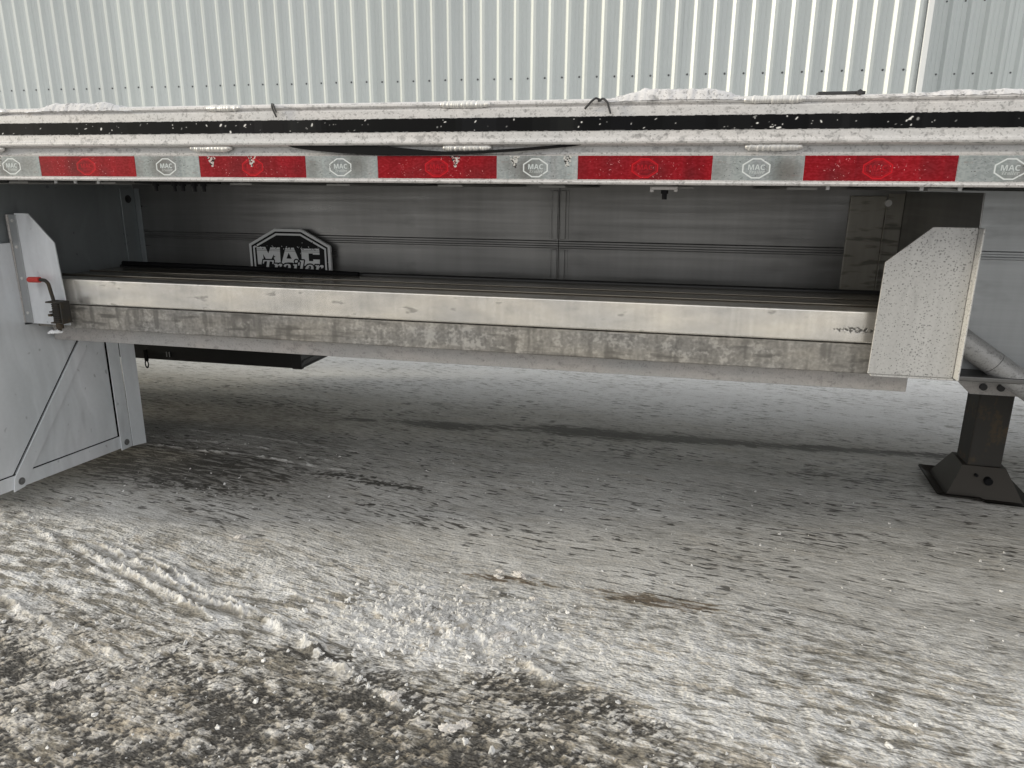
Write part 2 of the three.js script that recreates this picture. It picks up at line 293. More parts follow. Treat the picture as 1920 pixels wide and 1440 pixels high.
  { const k = 0.85 * sm(0.35, 0.75, stain + 0.9 * st + 1.1 * dash + 0.4 * cr) * sm(0.08, 0.35, stain); r = mix(r, 0.115, k); g = mix(g, 0.085, k); b = mix(b, 0.06, k); }
  // thin olive ice windows between the white streaks
  const win = front * (1 - 0.85 * cream) * sm(0.08, 0.24, fbm(xx * 9 + 70, zz * 44 + 11, 4, 0.6) + 0.35 * fbm(x * 1.6 + 5, z * 3 + 2, 2) - 0.25 * blob(x, z, -0.45, 0.2, 0.3, 0.1));
  const wk = 0.7 + 0.4 * cr; r = mix(r, 0.25 * wk, 0.8 * win); g = mix(g, 0.228 * wk, 0.8 * win); b = mix(b, 0.185 * wk, 0.8 * win);
  const wh = front * sm(0.16, 0.34, fbm(xx * 8 + 20, zz * 36 + 31, 4, 0.6) + 0.3 * mid); r = mix(r, 0.74, 0.7 * wh); g = mix(g, 0.745, 0.7 * wh); b = mix(b, 0.75, 0.7 * wh);
  // dark dashes: bare asphalt showing through
  let a = 0.9 * sm(0.21, 0.43, dash + 0.35 * fbm(x * 1.9 + 9, z * 5, 3)) * (1 - 0.6 * front) * (1 - 0.45 * far);
  const wetShade = blob(x, z, -0.92, -1.22, 0.24, 0.045) + 1.1 * blob(x, z, -0.3, -1.27, 0.34, 0.06) + 1.1 * Math.exp(-(((z + 1.29 + 0.05 * (x - 0.2)) / 0.035) ** 2)) * sm(-0.2, 0.2, x) * sm(1.5, 0.9, x) + 0.8 * blob(x, z, -1.33, -1.2, 0.09, 0.02) + 0.75 * blob(x, z, -1.75, -0.55, 0.55, 0.2) + 0.35 * blob(x, z, 0.6, -1.0, 0.6, 0.12);  // wet bare ground, plus painted shade by the box and below mid-deck
  a = Math.max(a, 0.95 * sm(0.3, 0.75, wetShade * (1.15 + 0.5 * st + 0.9 * fbm(xx * 6 + 2, zz * 26, 3)) + 0.9 * st + 0.5 * mid + 0.9 * dash) * sm(0.05, 0.4, wetShade));
  const spots = blob(x, z, -1.12, -0.6, 0.14, 0.03) + blob(x, z, -0.94, -0.565, 0.1, 0.024) + blob(x, z, -0.82, -0.555, 0.05, 0.016) + 0.8 * blob(x, z, -0.92, -0.4, 0.05, 0.02) + blob(x, z, -0.72, 0.35, 0.13, 0.02) + 0.7 * blob(x, z, -1.5, -0.4, 0.3, 0.05);
  a = Math.max(a, sm(0.35, 0.7, spots * (0.8 + 0.5 * st) + 1.1 * fbm(x * 40, z * 90, 3)) * sm(0.03, 0.2, spots));
  a = Math.max(a, sm(0, 0.35, fore) * holes * (1 - cream));
  const grit = 0.5 + 0.5 * noise(x * 230, z * 230), ar = 0.042 + 0.1 * grit * grit * grit;
  r = mix(r, ar * 1.08, a); g = mix(g, ar, a); b = mix(b, ar * 0.88, a);
  if (fore > 0 && a < 0.95) { const t = fore * (1 - a) * (0.5 + 0.5 * sm(-0.4, 0.3, gl + 0.5 * gr2 - 0.4 * iso)); r *= mix(1, 0.76, t); g *= mix(1, 0.7, t); b *= mix(1, 0.61, t); }
  const gk = (noise(x * 165, z * 215) + 0.7 * noise(x * 320, z * 400)) * mix(0.13, 0.24, front), gm = Math.max(0.45, 1 + gk); r *= gm; g *= gm; b *= gm;
  const o = outG; o.r = r; o.g = g; o.b = b; o.rough = mix(mix(0.6, 0.85, w), 0.6, a);
  o.f = 0.5 + 0.09 * st + 0.07 * st2 + mix(0.06, 0.26, front) * iso - 0.12 * win + 0.12 * wh + mix(0.05, 0.12, front) * noise(x * 130, z * 150) + mix(0.03, 0.1, front) * noise(x * 300, z * 330) + fore * 0.25 * gr - 0.15 * a;
  return o;
}
const ground = (() => {
  const xs = [], zs = [];
  for (const v of [-300, -120, -50, -24, -14, -9, -6.5, -5]) xs.push(v);
  for (let x = -4.2; x < -2.2; x += 0.03) xs.push(x);
  for (let x = -2.2; x < 1.45; x += 0.0055) xs.push(x);
  for (let x = 1.45; x < 3.6; x += 0.03) xs.push(x);
  for (const v of [4.4, 6, 9, 14, 24, 50, 120, 300]) xs.push(v);
  for (const v of [300, 120, 50, 20, 9, 5, 3, 2, 1.5]) zs.push(v);
  for (let z = 1.1; z > -0.7; z -= 0.005) zs.push(z);
  for (let z = -0.7, d = 0.006; z > -4.6; z -= d) { zs.push(z); d = Math.min(0.04, d * 1.012); }
  for (const v of [-5.2, -6.5, -9, -20, -60, -300]) zs.push(v);
  const NX = xs.length, NZ = zs.length, N = { x0: -2.4, x1: 1.6, z0: -1.0, z1: 1.1 }, Fa = { x0: -4.2, x1: 3.6, z0: -4.6, z1: -1.0 };
  // snap one row to the boundary between the two textures
  let kz = 0; zs.forEach((z, i) => { if (Math.abs(z + 1) < Math.abs(zs[kz] + 1)) kz = i; }); zs[kz] = -1.0;
  const pos = new Float32Array(NX * NZ * 3), uv = new Float32Array(NX * NZ * 2);
  for (let j = 0; j < NZ; j++) for (let i = 0; i < NX; i++) {
    const x = xs[i], z = zs[j], o = j * NX + i, inside = x > -4.3 && x < 3.7 && z > -4.7 && z < 1.2;
    pos[3 * o] = x; pos[3 * o + 1] = inside ? groundAt(x, z, false).h : 0; pos[3 * o + 2] = z;
    const R = j < kz ? N : Fa;
    uv[2 * o] = (x - R.x0) / (R.x1 - R.x0); uv[2 * o + 1] = (z - R.z0) / (R.z1 - R.z0);
  }
  // the boundary row is needed twice, once for each texture
  const total = NX * NZ + NX, P = new Float32Array(total * 3), U = new Float32Array(total * 2); P.set(pos); U.set(uv);
  for (let i = 0; i < NX; i++) { const s = kz * NX + i, o = NX * NZ + i; P.copyWithin(3 * o, 3 * s, 3 * s + 3); U[2 * o] = (xs[i] - N.x0) / (N.x1 - N.x0); U[2 * o + 1] = 0; }
  const ia = [], ib = [];
  for (let j = 0; j + 1 < NZ; j++) for (let i = 0; i + 1 < NX; i++) {
    const a = j * NX + i, b = a + 1, near = j < kz; let c = a + NX, d = c + 1; if (j + 1 === kz) { c = NX * NZ + i; d = c + 1; }
    (near ? ia : ib).push(a, b, c, b, d, c);
  }
  // rows run towards -z, so the faces are wound to look up
  const idx = new Uint32Array(ia.length + ib.length); idx.set(ia); idx.set(ib, ia.length);
  const g = new THREE.BufferGeometry(); g.setAttribute('position', new THREE.BufferAttribute(P, 3)); g.setAttribute('uv', new THREE.BufferAttribute(U, 2)); g.setIndex(new THREE.BufferAttribute(idx, 1));
  g.computeVertexNormals();
  const nn = g.attributes.normal; for (let i = 0; i < NX; i++) { const s = kz * NX + i, o = NX * NZ + i; const n = V3(nn.getX(s) + nn.getX(o), nn.getY(s) + nn.getY(o), nn.getZ(s) + nn.getZ(o)).normalize(); nn.setXYZ(s, n.x, n.y, n.z); nn.setXYZ(o, n.x, n.y, n.z); }
  g.addGroup(0, ia.length, 0); g.addGroup(ia.length, ib.length, 1);
  const mats = [[N, 2048, 2048], [Fa, 2048, 1024]].map(([R, w, h]) => {
    const c = new Uint8Array(w * h * 4), d = new Uint8Array(w * h * 4);
    for (let j = 0; j < h; j++) for (let i = 0; i < w; i++) {
      const q = groundAt(mix(R.x0, R.x1, (i + 0.5) / w), mix(R.z0, R.z1, (j + 0.5) / h), true), o = 4 * (j * w + i);
      c[o] = enc(q.r); c[o + 1] = enc(q.g); c[o + 2] = enc(q.b); c[o + 3] = 255; d[o] = 255 * sat(q.f); d[o + 1] = 255 * q.rough; d[o + 2] = 0; d[o + 3] = 255;
    }
    const map = finish(new THREE.DataTexture(c, w, h, THREE.RGBAFormat), true), aux = finish(new THREE.DataTexture(d, w, h, THREE.RGBAFormat), false);
    return std({ map, roughnessMap: aux, roughness: 1, bumpMap: aux, bumpScale: 0.009 });
  });
  const m = mesh('ground', g, mats); m.userData = { kind: 'structure', label: 'yard ground of packed dirty snow and ice with dark asphalt showing through' };
  return m;
})();

// ------------------------------------------------------------------ steel building behind the trailer
const PITCH = 0.1524;
function ribbedPanel(x0, ribs, y0, y1, z) {   // each rib: flat valley, sloping flank, narrow top, sloping flank
  const front = [], H = 0.025;
  for (let i = 0; i < ribs; i++) {
    const b = x0 + i * PITCH;
    front.push([b, 0], [b + 0.030, 0], [b + 0.032, 0.0022], [b + 0.037, 0.0022], [b + 0.039, 0], [b + 0.073, 0], [b + 0.0995, H], [b + 0.1235, H], [b + 0.1505, 0]);
  }
  front.push([x0 + ribs * PITCH + 0.004, 0]);
  const s = new THREE.Shape(); front.forEach(([x, d], i) => i ? s.lineTo(x, -d) : s.moveTo(x, -d));
  for (const [x, d] of flip(front)) s.lineTo(x, -d + 0.0012); s.closePath();
  const g = new THREE.ExtrudeGeometry(s, { depth: y1 - y0, bevelEnabled: false }); g.rotateX(-Math.PI / 2); g.scale(1, 1, 1);
  g.translate(0, y0, z); return metric(g);
}
T.paint = scaled(dataTex(1024, 1024, (u, v) => { const x = u * 4, y = v * 4, b = fbm(x * 1.3, y * 0.5, 4), s = fbm(x * 16, y * 0.9, 3), d = fbm(x * 40, y * 40, 2); const c = 1 + 0.05 * b + 0.06 * s + 0.02 * d; return [0.518 * c, 0.553 * c, 0.548 * c * (1 - 0.02 * b)]; }), 4, 4);
M.paint = std({ map: T.paint, roughness: 0.42, metalness: 0.05 });
M.trim = std({ color: lin(0.74, 0.75, 0.74), roughness: 0.4 });
M.screw = std({ color: lin(0.08, 0.085, 0.09), roughness: 0.5, metalness: 0.3 });
M.paints = [1, 0.965, 1.02, 0.985].map((k) => std({ map: T.paint, color: lin(k, k * 0.998, k * 0.995), roughness: 0.4 + 0.1 * (1 - k) * 4, metalness: 0.05 }));
function screws(list, parent) {
  const g = mergeGeometries(list.map(([x, y, z]) => { const h = new THREE.CylinderGeometry(0.0055, 0.0065, 0.006, 6); h.rotateX(Math.PI / 2); h.translate(x, y, z + 0.003); const w = new THREE.CylinderGeometry(0.0085, 0.0085, 0.002, 10); w.rotateX(Math.PI / 2); w.translate(x, y, z + 0.001); return mergeGeometries([h, w]); }));
  const m = mesh('screw', g, M.screw, parent); m.userData.kind = 'stuff'; return m;
}
{
  const Z = -5.13, b = thing('metal_building', 'pale grey ribbed steel building wall, sunlit, nearest behind the trailer', 'building');
  const end = 1.775; const list = [];
  for (let k = 0; k < 13; k++) {               // sheets of six ribs that overlap at their edges
    const x1 = end - k * 6 * PITCH; mesh('wall_sheet', ribbedPanel(x1 - 6 * PITCH, 6, 0, 2.95, Z + 0.0016 * (k % 2)), M.paints[(k * 3 + 1) % 4], b);
    for (let i = 0; i < 6; i++) { const x = x1 - 6 * PITCH + i * PITCH + 0.052; list.push([x, 1.912 + 0.002 * Math.sin(i * 7 + k), Z + 0.0016 * (k % 2)], [x, 0.5, Z + 0.0016 * (k % 2)]); }
  }
  mesh('wall_core', box(end - 13 * 6 * PITCH, end + 0.006, 0, 2.95, -12, Z - 0.02), M.paint, b);
  mesh('corner_trim', merge([box(end + 0.008, end + 0.05, 0, 2.97, Z - 0.1, Z + 0.028, 0.003), box(end + 0.006, end + 0.05, 0, 2.97, -6.18, Z - 0.104, 0.003)]), M.trim, b);
  mesh('roof_edge', box(end - 13 * 6 * PITCH, end + 0.1, 2.98, 3.1, -12, Z + 0.12), M.trim, b);
  screws(list, b);
}
{
  const Z = -6.22, b = thing('metal_building', 'set-back bluish ribbed steel wall in shade past the white corner trim', 'building'), list = [];
  const x0 = 1.87;
  for (let k = 0; k < 5; k++) {
    const xa = x0 + k * 6 * PITCH; mesh('wall_sheet', ribbedPanel(xa, 6, 0, 2.95, Z + 0.0016 * (k % 2)), M.paints[(k * 3 + 1) % 4], b);
    for (let i = 0; i < 6; i++) { const x = xa + i * PITCH + 0.052; list.push([x, 2.012, Z + 0.0016 * (k % 2)], [x, 2.617, Z + 0.0016 * (k % 2)]); if (i === 2 || i === 5) list.push([x + 0.035, 2.014, Z + 0.0016 * (k % 2)]); }
  }
  mesh('wall_core', box(x0, x0 + 30 * PITCH, 0, 2.95, -12, Z - 0.02), M.paint, b);
  mesh('roof_edge', box(x0, x0 + 30 * PITCH, 2.98, 3.08, -12, Z + 0.1), M.trim, b);
  screws(list, b);
}

// ------------------------------------------------------------------ the trailer
const trailer = thing('flatbed_trailer', 'aluminium flatbed trailer with black stripe and red and silver reflective tape along its side rail', 'trailer');
const X0 = -5.3, X1 = 4.5;
{ // side rail and what sits on it
  const prof = [[-0.06, 1.003], [-0.004, 1.003], [-0.001, 1.0045], [0.0005, 1.0075], [-0.001, 1.0105], [-0.006, 1.0125], [-0.0065, 1.0625], [-0.0125, 1.0655], [-0.0145, 1.071], [-0.0145, 1.0815], [-0.008, 1.0838],
    [0.002, 1.0842], [0.0062, 1.086], [0.0078, 1.0895], [0.0072, 1.0935], [0.0045, 1.0965], [0.004, 1.099], [0.004, 1.1565], [0.0025, 1.159], [-0.001, 1.1602], [-0.001, 1.1622], [0.003, 1.1635], [0.005, 1.1665], [0.004, 1.1705], [0.0, 1.1735], [-0.006, 1.175], [-0.05, 1.1742], [-0.06, 1.172]];
  const rail = mesh('side_rail', extrudeX(prof, X0, X1), M.rail, trailer);
  const rec = mesh('rail_web', box(X0, X1, 1.0658, 1.0812, -0.0147, -0.0138, 0.0002), M.recess, rail);
  // weld beads: overlapping ripples
  const bead = (x0, x1, y, z, r, seed) => {
    const list = [], q = rng(seed), step = r * 0.62;
    for (let x = x0; x < x1; x += step) { const k = 0.9 + 0.25 * q(), e = sm(0, 0.012, Math.min(x - x0 + 0.004, x1 - x)); const s = new THREE.SphereGeometry(1, 10, 7); s.scale(r * 0.75, r * k * (0.55 + 0.45 * e), r * 0.7 * k); s.rotateZ(-0.35); s.translate(x, y + 0.0012 * (q() - 0.5), z); list.push(s); }
    for (let i = 0; i < 3; i++) { const s = new THREE.SphereGeometry(1, 12, 8); s.scale(r * 1.15, r * 1.05, r * 0.8); s.translate(mix(x0, x1, 0.48 + 0.09 * i), y, z); list.push(s); }
    return metric(merge(list));
  };
  const low = [[-1.145, -1.043], [-0.512, -0.407], [0.129, 0.233], [-1.79, -1.69], [0.78, 0.88]];
  low.forEach(([a, b], i) => mesh('weld_bead', bead(a, b, 1.0795, -0.006, 0.0085, 40 + i), M.weld, rail));
  const top = [[-1.085, -1.005], [-0.514, -0.41], [0.118, 0.226], [-1.76, -1.66], [0.76, 0.86]];
  top.forEach(([a, b], i) => mesh('weld_bead', bead(a, b, 1.1675, 0.003, 0.0075, 60 + i), M.weld, rail));

  // black stripe with chips
  const chips = (() => {
    const c = document.createElement('canvas'); c.width = 2048; c.height = 32; const k = c.getContext('2d'), q = rng(5);
    k.fillStyle = '#0a0b0d'; k.fillRect(0, 0, 2048, 32);
    for (let i = 0; i < 60; i++) { k.fillStyle = `rgba(70,70,72,${0.15 * q()})`; k.fillRect(q() * 2048, 0, 20 + 60 * q(), 32); }
    for (let i = 0; i < 120; i++) { const x = (q() < 0.55 ? Math.floor(q() * 9) * 220 + q() * 130 : q() * 2048), y = 3 + q() * 26, r = 0.8 + 2.0 * q() * q(); k.save(); k.translate(x, y); k.rotate(q() * 1.6 - 0.3); k.fillStyle = q() < 0.75 ? '#e8e6e2' : '#8a8a88'; k.beginPath(); k.ellipse(0, 0, r * (0.5 + 0.5 * q()), r * (1 + 1.3 * q()), 0, 0, 7); k.fill(); k.restore(); }
    for (let i = 0; i < 700; i++) { const e = q() < 0.5; k.fillStyle = 'rgba(205,203,200,.8)'; k.fillRect(q() * 2048, e ? 0 : 31, 1 + 5 * q(), 1); }
    const t = new THREE.CanvasTexture(c); finish(t, true); t.repeat.set(1 / 2.9, 1 / 0.0285); t.offset.set(0.62, -1.1115 / 0.0285); return t;
  })();
  const band = mesh('rail_stripe', box(X0, X1, 1.1115, 1.14, 0.003, 0.0052, 0.0003), matt({ map: chips, roughness: 0.7 }), rail);
  band.userData.label = 'long black stripe chipped white';

  // reflective tape: 11 inch red and 7 inch silver pieces with an octagon mark
  const octo = (k, cx, cy, w, h) => { k.beginPath(); const a = 0.3; [[-a, -1], [a, -1], [1, -a * 1.25], [1, a * 1.25], [a, 1], [-a, 1], [-1, a * 1.25], [-1, -a * 1.25]].forEach(([x, y], i) => i ? k.lineTo(cx + x * w, cy + y * h) : k.moveTo(cx + x * w, cy + y * h)); k.closePath(); };
  const tapeTex = (isRed, seed, scars) => {
    const W = isRed ? 704 : 448, Hh = 128, c = document.createElement('canvas'); c.width = W; c.height = Hh; const k = c.getContext('2d'), q = rng(seed);
    k.fillStyle = isRed ? '#8b0d18' : '#979d9c'; k.fillRect(0, 0, W, Hh);
    for (let i = 0; i < 40; i++) { k.fillStyle = isRed ? `rgba(${q() < 0.5 ? '90,0,12' : '190,30,40'},${0.1 * q()})` : `rgba(${q() < 0.5 ? '110,118,120' : '195,200,200'},${0.13 * q()})`; k.fillRect(q() * W, 0, 10 + 90 * q(), Hh); }
    for (let i = 0; i < W; i += 9) for (let j = (i / 9 % 2) * 5; j < Hh; j += 10) { k.fillStyle = q() < 0.5 ? 'rgba(0,0,0,.05)' : 'rgba(255,255,255,.045)'; k.beginPath(); k.moveTo(i, j); k.lineTo(i + 9, j + 5); k.lineTo(i, j + 10); k.lineTo(i - 9, j + 5); k.fill(); }
    for (let i = 0; i < 5; i++) { const x = q() * W, y = Hh * (0.3 + 0.6 * q()), gr = k.createRadialGradient(x, y, 2, x, y, 50 + 60 * q()); gr.addColorStop(0, 'rgba(60,52,46,.22)'); gr.addColorStop(1, 'rgba(60,52,46,0)'); k.fillStyle = gr; k.fillRect(0, 0, W, Hh); }
    if (!isRed) for (let i = 0; i < W; i += 6) { k.fillStyle = `rgba(90,98,100,${0.05 + 0.05 * q()})`; k.fillRect(i, 0, 1.5, Hh); }
    const cx = W / 2 + (q() - 0.5) * 20, cy = 66;
    k.lineJoin = 'round'; k.strokeStyle = isRed ? 'rgba(200,26,38,.8)' : '#d3d7d6'; k.lineWidth = 7; octo(k, cx, cy, 66, 49); k.stroke();
    k.textAlign = 'center'; k.textBaseline = 'middle';
    if (isRed) { k.lineWidth = 2; octo(k, cx, cy, 57, 41); k.stroke(); k.fillStyle = 'rgba(190,26,38,.6)'; k.font = 'bold 38px sans-serif'; k.fillText('MAC', cx, cy - 4); k.font = 'italic 20px serif'; k.fillText('Trailer', cx, cy + 18); }
    else { k.fillStyle = '#c3c8c7'; k.strokeStyle = '#7c8486'; k.lineWidth = 3; k.font = 'bold 40px sans-serif'; k.strokeText('MAC', cx, cy - 6); k.fillText('MAC', cx, cy - 6); k.font = 'italic bold 22px serif'; k.globalAlpha = 0.75; k.fillText('Trailer', cx + 2, cy + 20); k.globalAlpha = 1;
      k.fillStyle = 'rgba(120,92,86,.75)'; k.font = '11px monospace'; k.fillText('DOT-C2', 44, 34); k.fillText('DOT-C2', W - 34, Hh - 26); }
    for (let i = 0; i < (isRed ? 60 : 44); i++) {   // nicks and scratches
      const x = q() < 0.6 ? W * (0.12 + 0.22 * q() + (q() < 0.4 ? 0.45 : 0)) : q() * W, y = 12 + q() * (Hh - 22), l = 2 + 12 * q() * q();
      k.strokeStyle = isRed ? `rgba(235,190,188,${0.35 + 0.6 * q()})` : `rgba(40,42,44,${0.3 + 0.6 * q()})`; k.lineWidth = 0.8 + 2.4 * q(); k.beginPath(); const an = q() * 6.3; k.moveTo(x, y); k.quadraticCurveTo(x + l * q(), y + l * (q() - 0.5), x + l * Math.cos(an), y + l * Math.sin(an)); k.stroke();
    }
    for (const s of scars) {   // tape burnt away below a weld
      const x = s * W; for (let i = 0; i < 60; i++) { const yy = q() * 62, ww = 34 * (1 - yy / 74); k.fillStyle = i % 3 ? 'rgba(198,196,190,.9)' : 'rgba(38,34,32,.85)'; k.beginPath(); k.ellipse(x + (q() - 0.5) * 1.7 * ww, yy, 2 + 5 * q(), 2 + 4 * q(), q() * 3, 0, 7); k.fill(); }
    }
    for (let i = 0; i < 40; i++) { k.fillStyle = 'rgba(210,205,200,.5)'; k.fillRect(q() * W, q() < 0.5 ? 0 : Hh - 2, 2 + 8 * q(), 2); }
    return finish(new THREE.CanvasTexture(c), true, THREE.ClampToEdgeWrapping);
  };
  const RED = 0.2794, WH = 0.1778, P = RED + WH, tapeGeo = (x0, x1) => {
    const g = new THREE.BoxGeometry(x1 - x0, 0.0485, 0.0009, 1, 1, 1); g.translate((x0 + x1) / 2, 1.0378, -0.0058); return g;
  };
  const red0 = -1.588, redScars = { 1: [0.12, 0.5], 2: [0.66], 4: [] }, whScars = { 0: [0.05, 0.3], 3: [0.22, 0.88], 2: [] };
  for (let i = -4; i < 9; i++) {
    const xa = red0 + i * P, shown = i >= -1 && i < 6, j = ((i % 5) + 5) % 5;
    const rm = shown ? matt({ map: tapeTex(true, 100 + i, redScars[i] ?? []), roughness: 0.5 }) : M.red;
    const a = mesh('reflective_tape', tapeGeo(xa + 0.0006, xa + RED - 0.0006), rm, rail); a.userData.label = 'red piece of tape';
    const wm = shown ? std({ map: tapeTex(false, 200 + i, whScars[i + 1] ?? []), roughness: 0.32, metalness: 0.25 }) : M.bareMetal;
    const b = mesh('reflective_tape', tapeGeo(xa + RED + 0.0006, xa + P - 0.0006), wm, rail); b.userData.label = 'silver piece of tape';
  }
  // black rubber strip sagging out of the rail
  const sp = [], n = 60; for (let i = 0; i <= n; i++) { const t = i / n, x = mix(-0.89, -0.21, t); const yb = 1.0835 - 0.0205 * Math.pow(Math.sin(Math.PI * Math.pow(t, 0.85)), 0.8); sp.push([x, yb]); }
  const up = flip(sp).map(([x, y], i) => { const t = 1 - i / n; return [x, Math.min(1.0842, y + 0.006 + 0.014 * sm(0.62, 0.25, t) * Math.sin(Math.PI * t) * 1.2)]; });
  const rs = poly([...sp, ...up], 0.005, 0.0006); rs.translate(0, 0, -0.0045); const seal = mesh('rubber_strip', rs, M.black, rail); seal.userData.label = 'black rubber strip sagging below the rail lip';
}
{ // deck, cross members, beams
  mesh('deck', box(X0, X1, 1.125, 1.168, -2.38, -0.062), M.deck, trailer);
  const far = mesh('side_rail', box(X0, X1, 1.01, 1.175, -2.44, -2.382, 0.003), M.recess, trailer);
  for (const x of [-5.1, -4.9, -4.6, -4.3, -4.0, -3.7, -3.4, -3.1, -2.8, -2.5, -2.2, -1.72, -1.45, -1.06, -0.80, -0.52, -0.28, 0.0, 0.25, 0.52, 0.8, 1.1, 1.4, 1.7, 2.0, 2.3, 2.6, 3.0, 3.4, 3.8, 4.2]) {
    mesh('cross_member', merge([box(x - 0.03, x + 0.03, 0.9955, 1.0005, -2.38, -0.061, 0.0008), box(x - 0.003, x + 0.003, 1.001, 1.119, -2.38, -0.063, 0.0008), box(x - 0.03, x + 0.03, 1.1195, 1.1242, -2.38, -0.062, 0.0008)]), M.crossMember, trailer);
  }
  // near main beam: two web sheets meeting at a welded joint, with rolled ridges
  const webProf = (z) => [[z - 0.006, 0.47], [z, 0.47], [z, 0.80], [z + 0.003, 0.803], [z + 0.003, 0.807], [z, 0.810], [z, 0.8145], [z + 0.0045, 0.818], [z + 0.0045, 0.8225], [z, 0.826], [z, 1.11], [z - 0.006, 1.11]];
  const beam = new THREE.Group(); beam.name = 'main_beam'; trailer.add(beam);
  const J = -0.377;
  mesh('web_sheet', extrudeX(webProf(-0.79), X0, J - 0.0015), M.web, beam);
  mesh('web_sheet', extrudeX(webProf(-0.79), J + 0.0015, 0.649), M.web, beam);
  mesh('web_sheet', extrudeX(webProf(-0.79), 0.6505, X1), M.litWeb, beam).userData.label = 'web sheet coloured lighter to stand for more light';
  const jw = (s) => { const g = []; for (const [y0, y1] of [[0.47, 0.797], [0.8295, 0.985]]) { g.push(box(J + s * 0.013 - 0.0085, J + s * 0.013 + 0.0085, y0, y1, -0.7895, -0.7855, 0.003)); g.push(box(J + s * 0.028 - 0.003, J + s * 0.028 + 0.003, y0, y1, -0.7895, -0.788, 0.001)); } return g; };
  mesh('weld_seam', merge([...jw(-1), ...jw(1)]), M.web, beam);
  mesh('flange', box(X0, X1, 0.452, 0.468, -0.88, -0.70, 0.004), M.web, beam);
  const b2 = new THREE.Group(); b2.name = 'main_beam_001'; trailer.add(b2);
  mesh('web_sheet', extrudeX(webProf(-1.65), X0, X1), M.web, b2); mesh('flange', box(X0, X1, 0.452, 0.468, -1.74, -1.56, 0.004), M.web, b2);
  // fittings below the rail
  for (const [x, w, h] of [[-1.281, 0.008, 0.016], [-1.228, 0.007, 0.016], [-1.205, 0.008, 0.015], [-1.172, 0.008, 0.016], [-1.146, 0.0075, 0.016]]) {
    mesh('hose_fitting', merge([cyl(V3(x, 0.999 - h - 0.004, -0.035), V3(x, 1.003, -0.035), w * 0.62, 12), cyl(V3(x, 0.997 - h * 0.35, -0.035), V3(x, 1.003, -0.035), w, 6)]), M.black, trailer);
  }
  mesh('hose', tube([[-1.34, 1.002, -0.035], [-1.25, 0.9985, -0.035], [-1.18, 1.0, -0.035], [-1.1, 1.001, -0.036]], 0.004), M.black, trailer);
  const clip = mesh('clip', merge([box(-0.06, -0.005, 0.993, 1.0005, -0.05, -0.028, 0.002), box(-0.062, -0.054, 0.988, 1.0005, -0.05, -0.03, 0.002), box(-0.012, -0.004, 0.989, 1.0005, -0.05, -0.03, 0.002)]), M.lip, trailer);
  mesh('bolt', merge([cyl(V3(-0.031, 0.973, -0.039), V3(-0.031, 0.994, -0.039), 0.0055, 10), cyl(V3(-0.031, 0.985, -0.039), V3(-0.031, 0.9925, -0.039), 0.009, 6)]), M.black, clip);
  for (const x of [0.298, 0.475, 0.545, -1.46, -1.53, -1.59]) mesh('rivet', cyl(V3(x, 0.996, -0.05), V3(x, 1.004, -0.05), 0.0045, 10), M.bareMetal, trailer);
}
